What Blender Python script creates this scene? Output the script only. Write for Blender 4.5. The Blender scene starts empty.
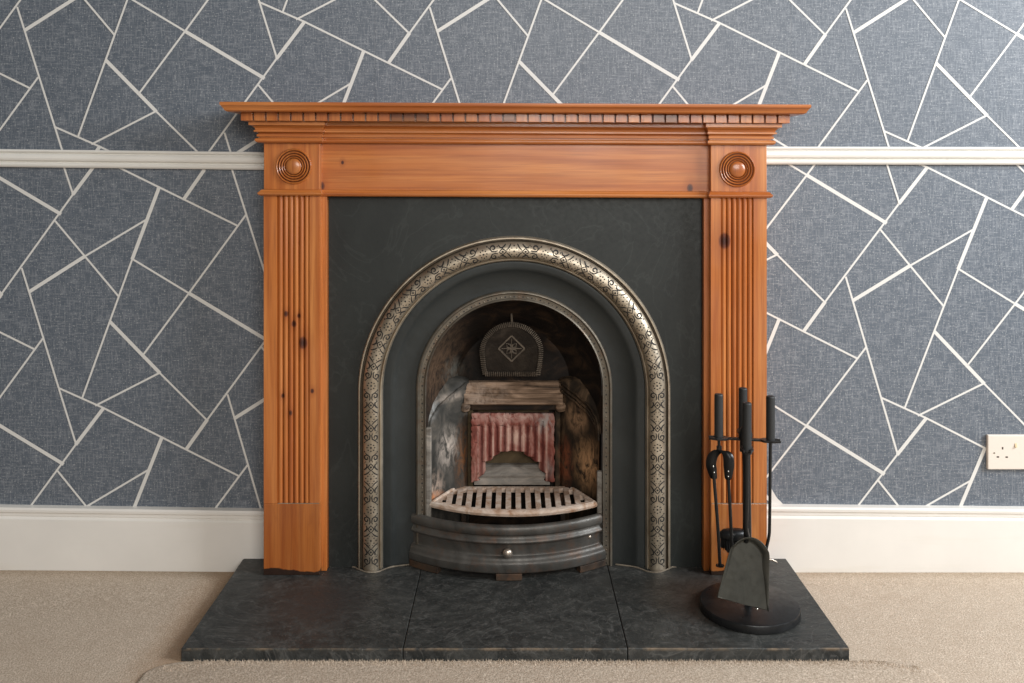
import bpy, bmesh, math, random
from mathutils import Vector, Matrix, noise
random.seed(7)
PI = math.pi
C = bpy.context.scene.collection
EYE = 1.071          # reference height used when measuring the wall from image pixels
CAMZ = 1.0174        # eye height
DIST = 2.33          # camera to wall
F = 913.4            # focal length in pixels of the 1024 frame

def K(d): return (DIST - d) / F
def X(px, d=0.0): return (px - 512) * K(d)
def Z(py, d=0.0): return EYE - (py - 151) * K(d)
def ZT(py, d): return CAMZ - (py - 172) * K(d)
# the whole fireplace is scaled about the camera, then shifted slightly in height
FS, FY, FZ = .9856, .0336, .01326
PLACE = False
SHEAR = False          # surround sheared down to its image pixel heights, more at its right end
def place(v):
    if not PLACE: return Vector(v)
    z = v[2]
    if SHEAR: z -= max(0, min(1, (z-.2)/.75))*(.0026 + .0062*(v[0]+.65)/1.3)
    return Vector((v[0]*FS, v[1]*FS - FY, z*FS + FZ))
DB = -.0334          # depth that meets the wall once placed
def V(x, d, z): return Vector((x, -d, z))      # d = distance in front of the wall

# ------------------------------------------------------------------ materials
def mat(name, base=(.5,.5,.5), rough=.5, metal=0.0, spec=.5):
    m = bpy.data.materials.new(name); m.use_nodes = True
    b = m.node_tree.nodes['Principled BSDF']
    b.inputs['Base Color'].default_value = (*base, 1)
    b.inputs['Roughness'].default_value = rough
    b.inputs['Metallic'].default_value = metal
    b.inputs['Specular IOR Level'].default_value = spec
    return m
class NT:
    def __init__(s, m): s.t = m.node_tree; s.b = s.t.nodes['Principled BSDF']; s.co = None; s.base = (0, 0, 0); s.fs = 1.0
    def n(s, typ, **kw):
        x = s.t.nodes.new(typ)
        for k, v in kw.items():
            if hasattr(x, k): setattr(x, k, v)
            else: x.inputs[k].default_value = v
        return x
    def l(s, a, b): s.t.links.new(a, b)
    def coord(s, scale=(1,1,1), loc=(0,0,0), rot=(0,0,0)):
        if not s.co: s.co = s.n('ShaderNodeTexCoord')
        m = s.n('ShaderNodeMapping'); m.inputs['Scale'].default_value = scale
        m.inputs['Location'].default_value = loc; m.inputs['Rotation'].default_value = rot
        s.l(s.co.outputs['Object'], m.inputs['Vector']); return m.outputs[0]
    def noise(s, scale=(1,1,1), detail=3, rough=.5, dist=0, sc=1.0, loc=(0,0,0)):
        x = s.n('ShaderNodeTexNoise'); x.inputs['Scale'].default_value = sc
        x.inputs['Detail'].default_value = detail; x.inputs['Roughness'].default_value = rough
        x.inputs['Distortion'].default_value = dist
        s.l(s.coord(scale, loc), x.inputs['Vector']); return x.outputs['Fac']
    def ramp(s, fac, stops):
        r = s.n('ShaderNodeValToRGB'); e = r.color_ramp.elements
        while len(e) < len(stops): e.new(.5)
        for i, (p, c) in enumerate(stops):
            e[i].position = p; e[i].color = (*c, 1) if len(c) == 3 else c
        s.l(fac, r.inputs[0]); return r.outputs[0]
    def g(s, fac, p0, p1, v0=0.0, v1=1.0):
        r = s.n('ShaderNodeMapRange'); r.inputs[1].default_value = p0; r.inputs[2].default_value = p1
        r.inputs[3].default_value = v0; r.inputs[4].default_value = v1
        s.l(fac, r.inputs[0]); return r.outputs[0]
    def mix(s, fac, a, b, mode='MIX'):
        x = s.n('ShaderNodeMix', data_type='RGBA', blend_type=mode)
        for i, v in ((0, fac), (6, a), (7, b)):
            if isinstance(v, (int, float)): x.inputs[i].default_value = v
            elif isinstance(v, tuple): x.inputs[i].default_value = (*v, 1)
            else: s.l(v, x.inputs[i])
        return x.outputs[2]
    def math(s, op, a, b=0.0):
        x = s.n('ShaderNodeMath', operation=op)
        for i, v in ((0, a), (1, b)):
            if isinstance(v, (int, float)): x.inputs[i].default_value = v
            else: s.l(v, x.inputs[i])
        return x.outputs[0]
    def bump(s, h, strength=.3, dist=.002):
        x = s.n('ShaderNodeBump'); x.inputs['Strength'].default_value = strength
        x.inputs['Distance'].default_value = dist
        s.l(h, x.inputs['Height']); s.l(x.outputs[0], s.b.inputs['Normal'])
    def color(s, c): s.l(c, s.b.inputs['Base Color'])
    def spot(s, x, y, z, rx, ry, rz, soft=.5):
        x, y, z = [(a-b)*s.fs for a, b in zip((x, y, z), s.base)]; rx, rz = rx*s.fs, rz*s.fs
        m = s.coord((1/rx, 1/ry, 1/rz), (-x/rx, -y/ry, -z/rz))
        nz = s.n('ShaderNodeVectorMath', operation='LENGTH'); s.l(m, nz.inputs[0])
        return s.g(nz.outputs['Value'], 1.0, soft, 0.0, 1.0)

def wood(name, axis, tint=1.0, knots=(), scorch=None):
    m = mat(name, (.4,.15,.04), .34, 0, .5); t = NT(m); t.base = (.008, -.05, .0273); t.fs = .9856
    lo, hi = 2.2, 75
    sc = (hi, hi, lo) if axis == 'z' else (lo, hi, hi)
    sc2 = (14, 14, .9) if axis == 'z' else (.9, 14, 14)
    n1 = t.noise(sc, 4, .6, .4); n2 = t.noise(sc2, 3, .5, 1.2)
    sc3 = (260, 260, 8) if axis == 'z' else (8, 260, 260)
    n3 = t.noise(sc3, 2, .5)
    c = t.ramp(n2, [(.3, (.40*tint,.108*tint,.020*tint)), (.5, (.48*tint,.155*tint,.033*tint)), (.7, (.57*tint,.222*tint,.062*tint))])
    c = t.mix(t.g(n1, .42, .66, 0, .68), c, (.29*tint, .068*tint, .011*tint))
    c = t.mix(t.g(n3, .52, .75, 0, .35), c, (.17, .040, .008))
    for (kx, kz, r) in knots:
        halo = t.spot(kx, 0, kz, r*2.6, 9, r*4.2, .1)
        c = t.mix(t.math('MULTIPLY', halo, .6), c, (.25, .060, .012))
        c = t.mix(t.spot(kx, 0, kz, r, 9, r*1.35, .72), c, (.11, .024, .008))
        c = t.mix(t.spot(kx, 0, kz, r*.62, 9, r*.8, .5), c, (.045, .012, .006))
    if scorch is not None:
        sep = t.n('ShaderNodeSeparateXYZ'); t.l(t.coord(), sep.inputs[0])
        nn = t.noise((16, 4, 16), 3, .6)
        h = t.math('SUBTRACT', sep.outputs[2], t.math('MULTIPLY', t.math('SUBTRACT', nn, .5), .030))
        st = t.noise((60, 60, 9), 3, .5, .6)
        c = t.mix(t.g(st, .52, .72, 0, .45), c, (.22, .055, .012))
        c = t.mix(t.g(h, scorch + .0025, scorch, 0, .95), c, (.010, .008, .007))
    t.color(c); t.bump(n1, .08, .001)
    rr = t.noise((9, 9, 9), 3, .5); t.l(t.g(rr, .3, .7, .28, .44), t.b.inputs['Roughness'])
    t.b.inputs['Coat Weight'].default_value = .42; t.b.inputs['Coat Roughness'].default_value = .16
    return m

def wallpaper():
    m = mat('textured_blue_grey_wallpaper', rough=.50, spec=.6); t = NT(m)
    a = t.noise((30, 1, 230), 2, .6); b = t.noise((230, 1, 30), 2, .6); f = t.noise((260, 1, 260), 1, .5)
    big = t.noise((26, 1, 26), 3, .6)
    c = t.mix(t.g(big, .3, .7), (.078, .096, .121), (.099, .118, .145))
    c = t.mix(t.g(a, .48, .70, 0, .6), c, (.235, .252, .275))
    c = t.mix(t.g(b, .48, .70, 0, .6), c, (.235, .252, .275))
    c = t.mix(t.g(f, .61, .74, 0, .6), c, (.50, .51, .50))
    c = t.mix(t.g(f, .42, .30, 0, .25), c, (.045, .055, .08))
    # vertical joins between the drops of paper
    sep = t.n('ShaderNodeSeparateXYZ'); t.l(t.coord(), sep.inputs[0])
    for sx in (-.8801, -.3495, .1811, .7117, 1.2423, -1.4107):
        dd = t.math('ABSOLUTE', t.math('SUBTRACT', sep.outputs[0], sx))
        c = t.mix(t.g(dd, .0012, .0004, 0, .4), c, (.05, .055, .065))
    t.color(c); t.bump(t.math('ADD', a, b), .25, .0006); return m

def stripe_paint():
    m = mat('silver_white_wallpaper_line', rough=.42, spec=.5); t = NT(m)
    f = t.noise((500, 1, 500), 1, .5)
    t.color(t.mix(t.g(f, .55, .75, 0, .4), (.67, .655, .62), (.52, .505, .48))); return m

def white_paint(name, c=(.78, .75, .70), rough=.38):
    m = mat(name, c, rough); t = NT(m)
    n = t.noise((5, 5, 5), 4, .6); n2 = t.noise((2, 2, 30), 3, .6)
    cc = t.mix(t.g(n, .35, .7), c, tuple(v*.93 for v in c))
    cc = t.mix(t.g(n2, .58, .75, 0, .25), cc, (c[0]*.86, c[1]*.82, c[2]*.72))
    t.color(cc); t.bump(n2, .06, .002); return m

def carpet(name, edge=True):
    m = mat(name, rough=.95, spec=.1); t = NT(m)
    f = t.noise((300, 300, 300), 2, .7); g = t.noise((110, 110, 110), 3, .7); big = t.noise((6, 6, 6), 3, .6); mid = t.noise((38, 38, 38), 3, .6)
    c = t.mix(t.g(f, .32, .68), (.34, .265, .195), (.82, .69, .555))
    c = t.mix(t.g(g, .35, .65, .5, 0), c, (.42, .335, .25))
    c = t.mix(t.g(mid, .4, .7, 0, .25), c, (.42, .32, .235))
    c = t.mix(t.g(big, .5, .75, 0, .3), c, (.44, .34, .25))
    if edge:   # worn brown band beside the hearth's left edge, and a browner line along the skirting
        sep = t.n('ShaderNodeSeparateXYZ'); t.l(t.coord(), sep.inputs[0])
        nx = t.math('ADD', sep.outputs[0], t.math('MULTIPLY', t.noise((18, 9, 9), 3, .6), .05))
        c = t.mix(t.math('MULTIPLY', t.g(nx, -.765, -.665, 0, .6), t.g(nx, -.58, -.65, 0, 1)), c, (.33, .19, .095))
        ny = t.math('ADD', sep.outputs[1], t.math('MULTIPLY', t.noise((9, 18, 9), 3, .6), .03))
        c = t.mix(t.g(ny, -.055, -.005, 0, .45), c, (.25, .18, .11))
    t.color(c)
    t.bump(t.math('ADD', f, t.math('MULTIPLY', g, 1.0)), .40, .004); return m

def slate():
    m = mat('dark_slate', rough=.5, spec=.42); t = NT(m); t.base = (.005, -.2, 0)
    a = t.noise((5, 7, 5), 7, .62, 2.6); b = t.noise((60, 60, 60), 5, .65, .5); w = t.noise((3.2, 4.2, 3), 4, .55, 3.5, loc=(4.1, 2.2, 0))
    c = t.mix(t.g(a, .35, .7), (.018, .0195, .019), (.050, .051, .047))
    c = t.mix(t.g(b, .48, .75, 0, .6), c, (.095, .092, .085))
    thin = t.g(t.math('ABSOLUTE', t.math('SUBTRACT', w, .5)), .012, .0, 0, .32)
    c = t.mix(thin, c, (.16, .155, .145))
    sp = t.noise((210, 210, 210), 1, .5)
    c = t.mix(t.g(sp, .70, .78, 0, .4), c, (.22, .20, .17))
    c = t.mix(t.spot(.44, -.22, .03, .15, .15, 1, .1), c, (.046, .030, .021)); c = t.mix(t.spot(-.42, -.25, .03, .13, .16, 1, .2), c, (.034, .031, .029))
    sep = t.n('ShaderNodeSeparateXYZ'); t.l(t.coord(), sep.inputs[0])
    e = t.math('MULTIPLY', t.g(sep.outputs[1], -.2525, -.2548), t.g(sep.outputs[2], .0335, .0385))
    e = t.math('MULTIPLY', e, t.g(t.noise((16, 16, 16), 4, .7), .44, .58, 0, .75)); c = t.mix(e, c, (.19, .135, .085))
    t.color(c); t.l(t.g(b, .3, .7, .40, .62), t.b.inputs['Roughness'])
    t.bump(t.math('ADD', t.math('MULTIPLY', a, 2.0), t.math('MULTIPLY', b, .5)), .5, .004); return m

def iron(name, c0, c1, rough=.42, metal=.55, smear=0.0, rust=0.0, sc=7, bump=.1, spec=.5):
    m = mat(name, c0, rough, metal, spec); t = NT(m)
    a = t.noise((sc, sc, sc*.6), 5, .6, 1.0); b = t.noise((90, 90, 90), 3, .6)
    c = t.mix(t.g(a, .35, .68), c0, c1)
    if smear:
        w = t.noise((4, 4, 3), 4, .5, 3.0, loc=(7, 1, 3))
        c = t.mix(t.g(t.math('ABSOLUTE', t.math('SUBTRACT', w, .5)), .02, 0, 0, smear), c, tuple(min(1, v*2.6 + .02) for v in c1))
    if rust:
        r = t.noise((30, 30, 30), 5, .7)
        c = t.mix(t.g(r, .50, .70, 0, rust), c, (.16, .065, .025))
    t.color(c); t.l(t.g(b, .3, .7, rough-.07, rough+.1), t.b.inputs['Roughness']); t.bump(b, bump, .001); return m

def soot(name, stops, sc=(14, 14, 14), dist=1.5, rough=.7, extra=None, metal=.05, flutes=False):
    m = mat(name, rough=rough, metal=metal, spec=.22); t = NT(m); t.base = (.0055, -.03, .0273); t.fs = .9856
    a = t.noise(sc, 6, .6, dist)
    c = t.ramp(a, stops)
    if extra:
        for (px, d, py, rx, rz, col, fac) in extra:
            s = t.spot(X(px, d), -d, Z(py, d), rx, .2, rz, .1)
            nn = t.noise((55, 55, 30), 5, .65, 1.0, loc=(px, 0, py))
            c = t.mix(t.math('MULTIPLY', s, t.g(nn, .38, .60, 0, fac)), c, col)
    if flutes:   # shade painted into the brick's grooves, highlights painted onto its ribs
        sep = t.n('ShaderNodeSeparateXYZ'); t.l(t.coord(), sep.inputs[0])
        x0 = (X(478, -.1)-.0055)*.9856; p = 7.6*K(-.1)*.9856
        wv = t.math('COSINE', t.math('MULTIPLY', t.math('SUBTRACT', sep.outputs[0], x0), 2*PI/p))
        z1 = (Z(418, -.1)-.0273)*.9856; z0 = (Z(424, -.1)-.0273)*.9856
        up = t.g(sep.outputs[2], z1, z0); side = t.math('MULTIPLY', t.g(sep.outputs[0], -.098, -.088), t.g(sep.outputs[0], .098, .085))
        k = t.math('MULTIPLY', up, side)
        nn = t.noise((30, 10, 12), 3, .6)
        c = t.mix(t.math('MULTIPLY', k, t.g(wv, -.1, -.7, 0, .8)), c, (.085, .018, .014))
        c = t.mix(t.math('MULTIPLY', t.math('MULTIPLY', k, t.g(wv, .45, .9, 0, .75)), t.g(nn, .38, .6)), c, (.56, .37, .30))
    b = t.noise((110, 110, 110), 3, .6)
    t.color(c); t.bump(t.math('ADD', a, b), .35, .003); return m

M = {}
M['wallpaper'] = wallpaper(); M['stripe'] = stripe_paint()
M['skirting'] = white_paint('ivory_gloss_paint', (.76, .725, .67)); M['rail'] = white_paint('ivory_rail_paint', (.80, .775, .72))
M['carpet'] = carpet('beige_carpet_pile'); M['rug'] = carpet('beige_rug_pile', False)
M['slate'] = slate()
M['wood_x'] = wood('orange_pine_along', 'x', 1.0)
M['wood_frieze'] = wood('orange_pine_frieze', 'x', 1.0, knots=((X(342.5,.06), Z(162.5,.06), .0042), (X(690,.06), Z(188,.06), .0085), (X(321.5,.06), Z(186,.06), .009)))
M['wood_z'] = wood('orange_pine_upright', 'z', 1.0)
M['wood_pil'] = wood('orange_pine_pilaster', 'z', 1.0, knots=((X(303,.08), Z(343,.08), .0125), (X(724.5,.08), Z(241,.08), .0165), (X(294,.08), Z(324,.08), .007), (X(290.5,.08), Z(413,.08), .0055), (X(283,.08), Z(396,.08), .0050), (X(312.4,.08), Z(391,.08), .0050), (X(286,.08), Z(314,.08), .006), (X(299,.08), Z(316,.08), .005)))
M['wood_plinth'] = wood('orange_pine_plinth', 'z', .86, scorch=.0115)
M['wood_ring'] = wood('orange_pine_turned', 'z', .86)
M['stain'] = mat('dark_red_stain_in_grooves', (.12, .028, .010), .35)
M['wood_dark'] = wood('stained_and_shaded_pine', 'x', .45)
M['plate'] = iron('blackened_cast_iron', (.0125, .0145, .0135), (.020, .023, .021), .50, .15, smear=.14, sc=4, bump=.10, spec=.42)
M['channel'] = iron('grey_blackened_iron', (.018, .021, .0205), (.030, .034, .033), .42, .3, smear=.0, sc=5)
M['steel'] = iron('polished_cast_steel', (.34, .285, .21), (.54, .47, .37), .42, .8, rust=.30, sc=12)
M['steel_dull'] = iron('dull_cast_steel', (.11, .096, .075), (.19, .165, .13), .46, .7, rust=.35, sc=12)
M['groove_shade'] = iron('brown_shaded_groove_iron', (.05, .038, .025), (.10, .075, .05), .5, .5, sc=14)  # dark brown with the shade of the outer arch groove painted in
M['recess'] = mat('black_recess', (.014, .012, .010), .7)
M['fender'] = iron('worn_grey_cast_iron', (.045, .042, .037), (.115, .108, .097), .44, .4, rust=.4, sc=9, bump=.25)
M['fender_foot'] = iron('rusty_cast_iron', (.030, .021, .016), (.085, .055, .035), .6, .3, rust=.6, sc=22, bump=.3)
M['tool'] = iron('satin_black_steel', (.010, .0105, .011), (.015, .0155, .016), .34, .35, sc=20, bump=.04)
M['grip'] = iron('ribbed_black_rubber', (.014, .0145, .0145), (.020, .0205, .0205), .6, .0, sc=20)
M['pan'] = iron('brushed_black_pan', (.050, .051, .044), (.082, .082, .070), .38, .5, sc=14, bump=.05)
M['bristle'] = mat('black_bristle', (.012, .011, .010), .8)
M['rivet'] = mat('bright_rivet', (.7, .68, .62), .3, 1.0)
M['knob'] = mat('bright_worn_iron', (.50, .43, .36), .35, .9)
M['mortar'] = soot('grey_brown_mortar', [(.3, (.12, .095, .07)), (.7, (.26, .22, .17))], rough=.9, metal=0)
M['socket'] = mat('cream_plastic', (.70, .63, .55), .35)
M['socket_switch'] = mat('yellowed_cream_plastic', (.66, .50, .30), .35)
M['hole'] = mat('dark_slot', (.05, .035, .025), .6)
dark = [(.3, (.005, .004, .003)), (.50, (.012, .008, .006)), (.72, (.045, .026, .014))]
M['shell'] = soot('sooted_firebox_iron', dark, sc=(9, 9, 14), extra=[
    (437, -.03, 372, .11, .16, (.10, .060, .036), .9), (452, -.06, 372, .035, .045, (.17, .18, .16), .55), (436, 0.0, 330, .1, .12, (.085, .055, .034), .8)])
M['cheek_left'] = soot('grey_white_sooted_iron_lit', [(.28, (.016, .016, .014)), (.5, (.045, .043, .038)), (.62, (.075, .068, .058)), (.8, (.14, .12, .095))], sc=(17, 17, 8), extra=[  # ash and rust marks, over a paler tone painted for the lit side
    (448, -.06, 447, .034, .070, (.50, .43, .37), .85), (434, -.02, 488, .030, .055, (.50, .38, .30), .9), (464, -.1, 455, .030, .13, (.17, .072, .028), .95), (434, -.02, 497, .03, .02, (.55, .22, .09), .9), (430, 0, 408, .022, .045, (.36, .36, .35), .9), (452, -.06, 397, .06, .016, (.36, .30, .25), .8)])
M['cheek_right'] = soot('brown_sooted_iron_shaded', [(.3, (.010, .007, .005)), (.5, (.026, .017, .010)), (.72, (.11, .068, .038))], sc=(20, 20, 9), extra=[  # soot and rust, over a darker tone painted for the shaded side
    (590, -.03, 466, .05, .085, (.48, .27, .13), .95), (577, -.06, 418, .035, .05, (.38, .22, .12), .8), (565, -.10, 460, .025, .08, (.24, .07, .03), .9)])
M['ledge'] = soot('brown_heated_iron', [(.32, (.022, .013, .008)), (.48, (.15, .095, .060)), (.66, (.37, .25, .17))], sc=(6, 20, 26), extra=[
    (478, -.1, 395, .1, .1, (.42, .32, .25), .6)], rough=.6)
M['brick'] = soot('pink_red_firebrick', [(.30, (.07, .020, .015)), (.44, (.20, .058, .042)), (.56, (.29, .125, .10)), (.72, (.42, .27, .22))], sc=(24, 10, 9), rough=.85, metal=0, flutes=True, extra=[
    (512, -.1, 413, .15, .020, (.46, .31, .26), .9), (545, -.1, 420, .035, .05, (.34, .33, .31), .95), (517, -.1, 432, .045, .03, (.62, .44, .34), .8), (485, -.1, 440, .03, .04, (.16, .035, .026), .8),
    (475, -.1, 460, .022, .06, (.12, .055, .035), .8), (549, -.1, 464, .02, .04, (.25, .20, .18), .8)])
M['back_low'] = soot('ash_brown_iron', [(.3, (.05, .035, .018)), (.7, (.12, .085, .045))], sc=(12, 12, 12))
M['damper'] = soot('brown_black_damper_iron', [(.3, (.012, .009, .007)), (.55, (.026, .020, .015)), (.75, (.060, .048, .037))], sc=(12, 12, 20), rough=.5, metal=.4)
M['damper_edge'] = soot('brown_worn_edge_iron', [(.3, (.08, .066, .052)), (.7, (.22, .18, .14))], sc=(30, 30, 30), rough=.5, metal=.4)
M['grate'] = soot('ash_coated_iron_grate', [(.28, (.24, .105, .050)), (.40, (.40, .27, .19)), (.55, (.52, .41, .33)), (.75, (.66, .57, .49))], sc=(22, 22, 22), rough=.75, metal=0)
M['lip'] = soot('grey_ashy_iron', [(.3, (.09, .075, .06)), (.55, (.22, .20, .175)), (.8, (.36, .31, .26))], sc=(12, 12, 30), rough=.65)

# ------------------------------------------------------------------ mesh helpers
def obj(name, bm, m, parent=None, smooth=False, bevel=0, loc=None, solid=0, angle=40):
    """link bm (world coordinates) as one object; coordinates become relative to the thing's base"""
    off = Vector((0, 0, 0))
    for v in bm.verts: v.co = place(v.co)
    if parent:
        r = parent
        while r: off += r.location; r = r.parent
    elif loc is not None: off = Vector(loc)
    for v in bm.verts: v.co -= off
    bmesh.ops.recalc_face_normals(bm, faces=bm.faces)
    me = bpy.data.meshes.new(name)
    if smooth:
        for f in bm.faces: f.smooth = True
    bm.to_mesh(me); bm.free()
    o = bpy.data.objects.new(name, me); C.objects.link(o)
    for x in (m if isinstance(m, (list, tuple)) else [m]): me.materials.append(x)
    if parent: o.parent = parent
    elif loc is not None: o.location = loc
    if smooth: me.set_sharp_from_angle(angle=math.radians(angle))
    if solid:
        s = o.modifiers.new('thickness', 'SOLIDIFY'); s.thickness = solid; s.offset = -1
    if bevel:
        b = o.modifiers.new('bevel', 'BEVEL'); b.width = bevel; b.segments = 2; b.limit_method = 'ANGLE'; b.angle_limit = math.radians(40)
        b.harden_normals = False
    return o
def box(bm, x0, x1, d0, d1, z0, z1, mi=0):
    vs = [bm.verts.new((x, -d, z)) for x in (x0, x1) for d in (d0, d1) for z in (z0, z1)]
    for q in ((0,1,3,2), (4,6,7,5), (0,4,5,1), (2,3,7,6), (0,2,6,4), (1,5,7,3)):
        f = bm.faces.new([vs[i] for i in q]); f.material_index = mi
    return vs
def loft(bm, rings, close_u=False, close_v=False, mi=0):
    R = [[bm.verts.new(p) for p in r] for r in rings]
    n = len(R[0])
    for i in range(len(R) - (0 if close_v else 1)):
        a, b = R[i], R[(i+1) % len(R)]
        for j in range(n - (0 if close_u else 1)):
            f = bm.faces.new((a[j], a[(j+1) % n], b[(j+1) % n], b[j])); f.material_index = mi
    return R
def cap(bm, ring, mi=0):
    f = bm.faces.new(ring); f.material_index = mi
def tube(bm, pts, r, seg=10, caps=True, mi=0):
    pts = [Vector(p) for p in pts]; rings = []; up = None
    for i, p in enumerate(pts):
        t = (pts[min(i+1, len(pts)-1)] - pts[max(i-1, 0)]).normalized()
        if up is None:
            up = t.cross(Vector((0, 1, 0)) if abs(t.y) < .9 else Vector((1, 0, 0))).normalized()
        up = (up - t*up.dot(t)).normalized(); s = t.cross(up)
        rr = r[i] if isinstance(r, (list, tuple)) else r
        rings.append([p + (up*math.cos(a) + s*math.sin(a))*rr for a in [2*PI*k/seg for k in range(seg)]])
    R = loft(bm, rings, close_u=True, mi=mi)
    if caps: cap(bm, R[0], mi); cap(bm, R[-1], mi)
def lathe(bm, prof, origin, axis='z', seg=32, mi=0):
    """prof = [(radius, height)], axis z up or y towards the viewer"""
    o = Vector(origin); rings = []
    for r, h in prof:
        ring = []
        for k in range(seg):
            a = 2*PI*k/seg
            ring.append(o + (Vector((r*math.cos(a), r*math.sin(a), h)) if axis == 'z' else Vector((r*math.cos(a), -h, r*math.sin(a)))))
        rings.append(ring)
    R = loft(bm, rings, close_u=True, mi=mi)
    cap(bm, R[0], mi); cap(bm, R[-1], mi)
def smooth_pts(pts, n=6):
    pts = [Vector(p) for p in pts]; out = []
    for i in range(len(pts)-1):
        p0 = pts[max(i-1, 0)]; p1 = pts[i]; p2 = pts[i+1]; p3 = pts[min(i+2, len(pts)-1)]
        for k in range(n):
            t = k/n
            out.append(.5*((2*p1) + (p2-p0)*t + (2*p0-5*p1+4*p2-p3)*t*t + (3*p1-p0-3*p2+p3)*t**3))
    out.append(pts[-1]); return out
def thing(name, label, cat, loc, group=None):
    o = bpy.data.objects.new(name, None); C.objects.link(o); o.location = place(loc)
    o.empty_display_size = .05; o['label'] = label; o['category'] = cat
    if group: o['group'] = group
    return o
def tag(o, label, cat, group=None):
    o['label'] = label; o['category'] = cat
    if group: o['group'] = group
    return o
def structure(o): o['kind'] = 'structure'; return o

# ================================================================== SETTING
XL, XR, ZTOP, YB = -2.1, 2.1, 2.4, -3.6
HX0, HX1, HZ0, HZ1 = -.36, .375, -.0, .80
bm = bmesh.new()   # wall with the fireplace opening
def quad(bm, pts, mi=0):
    f = bm.faces.new([bm.verts.new(p) for p in pts]); f.material_index = mi
for (a, b, c, d) in ((XL, HX0, -.01, ZTOP), (HX1, XR, -.01, ZTOP), (HX0, HX1, HZ1, ZTOP)):
    quad(bm, [(a, 0, c), (b, 0, c), (b, 0, d), (a, 0, d)])
    quad(bm, [(a, .25, c), (a, .25, d), (b, .25, d), (b, .25, c)])
for x in (HX0, HX1): quad(bm, [(x, 0, HZ0), (x, .25, HZ0), (x, .25, HZ1), (x, 0, HZ1)])
quad(bm, [(HX0, 0, HZ1), (HX1, 0, HZ1), (HX1, .25, HZ1), (HX0, .25, HZ1)])
quad(bm, [(XL, 0, ZTOP), (XR, 0, ZTOP), (XR, .25, ZTOP), (XL, .25, ZTOP)])
for x in (XL, XR): quad(bm, [(x, 0, -.01), (x, .25, -.01), (x, .25, ZTOP), (x, 0, ZTOP)])
# silver lines of the paper's repeat, drawn once and repeated in a half-drop lattice
pa, pb = (0, 250.3), (208., -123.)
nd = dict(A=(806.9,175.8),P=(909.6,265.9),E=(986.6,196.9),N=(934.4,331.3),D=(927.3,167.4),C=(899.1,203.5),K=(803.5,331.8),
          J=(824.5,302.8),B=(885.9,223.2),G=(880.7,230.6),Q=(852.7,301),H=(972,229.8),L=(958,268.6),R=(856.2,358.2),S=(865.4,348.4),
          X=(984.5,382.7),Y=(919.4,415.1),Z=(905.7,407.2),U=(882,397.7),M=(943,305.5),I=(845.6,277.8))
def at(k, m=0, n=0): p = nd[k]; return (p[0]+m*pb[0]+n*pa[0], p[1]+m*pb[1]+n*pa[1])
thick, thin = 3.5, 1.9
segs = [(at('A'), at('B'), thick), (at('D'), at('C'), thick), (at('C'), at('J'), thin), (at('J'), at('K'), thick),
        (at('U',0,-1), at('D'), thin), (at('D'), at('R',1,0), thin), (at('E'), at('L'), thick), (at('L'), at('Z'), thin),
        (at('G'), at('M'), thin), (at('H'), at('P'), thin), (at('P'), at('Q'), thick), (at('I'), at('C',0,1), thin),
        (at('L'), at('A',1,1), thin), (at('N'), at('X'), thick), (at('X'), at('J',1,1), thin), (at('X'), at('Y'), thin),
        (at('S'), at('A',0,1), thin), (at('A'), (760.5, 236.5), thin)]
RAILZ = Z(158)
def warp(p, up):
    x = (p[0]-512)/512; y = (p[1]-341)/341
    x = max(-1.5, min(1.5, x)); y = max(-1.2, min(1.2, y))
    if up: c = [[1.22,6.058],[-2.077,-.277],[3.524,3.156],[2.682,.34],[-.859,3.907]]; f = [1, x, y, x*x, x*y]
    else: c = [[2.24,-1.587],[-5.014,.773],[.227,.265],[2.551,1.652],[-3.765,.791],[-5.272,.981]]; f = [1, x, y, x*x, x*y, y*y]
    q = (p[0]+sum(a*b[0] for a, b in zip(f, c)), p[1]+sum(a*b[1] for a, b in zip(f, c)))
    return ((q[0]-512)/392.02, EYE-(q[1]-151)/392.02)
def clip(a, b, z0, z1):
    (x0, y0), (x1, y1) = a, b; t0, t1 = 0., 1.
    for p, q0, dq in ((z0, y0, y1-y0), (-z1, -y0, -(y1-y0)), (XL, x0, x1-x0), (-XR, -x0, -(x1-x0))):
        if abs(dq) < 1e-9:
            if q0 < p: return None
            continue
        t = (p-q0)/dq
        if dq > 0: t0 = max(t0, t)
        else: t1 = min(t1, t)
    if t1 - t0 < 1e-4: return None
    return ((x0+(x1-x0)*t0, y0+(y1-y0)*t0), (x0+(x1-x0)*t1, y0+(y1-y0)*t1))
cnt = 0
for up in (False, True):
    z0, z1 = (RAILZ, ZTOP) if up else (0.02, RAILZ)
    for m in range(-9, 5):
        for n in range(-9, 9):
            for (p, q, w) in segs:
                sx, sy = m*pb[0] + (2.4 if up else 0), m*pb[1] + n*pa[1] - (269 if up else 0)
                p2 = (p[0]+sx, p[1]+sy); q2 = (q[0]+sx, q[1]+sy)
                if max(p2[0], q2[0]) < -350 or min(p2[0], q2[0]) > 1380 or max(p2[1], q2[1]) < -420 or min(p2[1], q2[1]) > 620: continue
                s = clip(warp(p2, up), warp(q2, up), z0, z1)
                if not s: continue
                a = Vector((s[0][0], s[0][1])); b = Vector((s[1][0], s[1][1])); u = (b-a).normalized(); nn = Vector((-u.y, u.x))*w*.5/392
                e = u*.0018; a = a-e; b = b+e
                y = -.0003 - (cnt % 97)*.000008; cnt += 1
                if any(HX0 < pt.x < HX1 and pt.y < HZ1 for pt in (a, b, (a+b)/2)): continue
                quad(bm, [(v.x, y, v.y) for v in (a-nn, b-nn, b+nn, a+nn)], 1)
wall = structure(obj('wall_back', bm, [M['wallpaper'], M['stripe']]))
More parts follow.
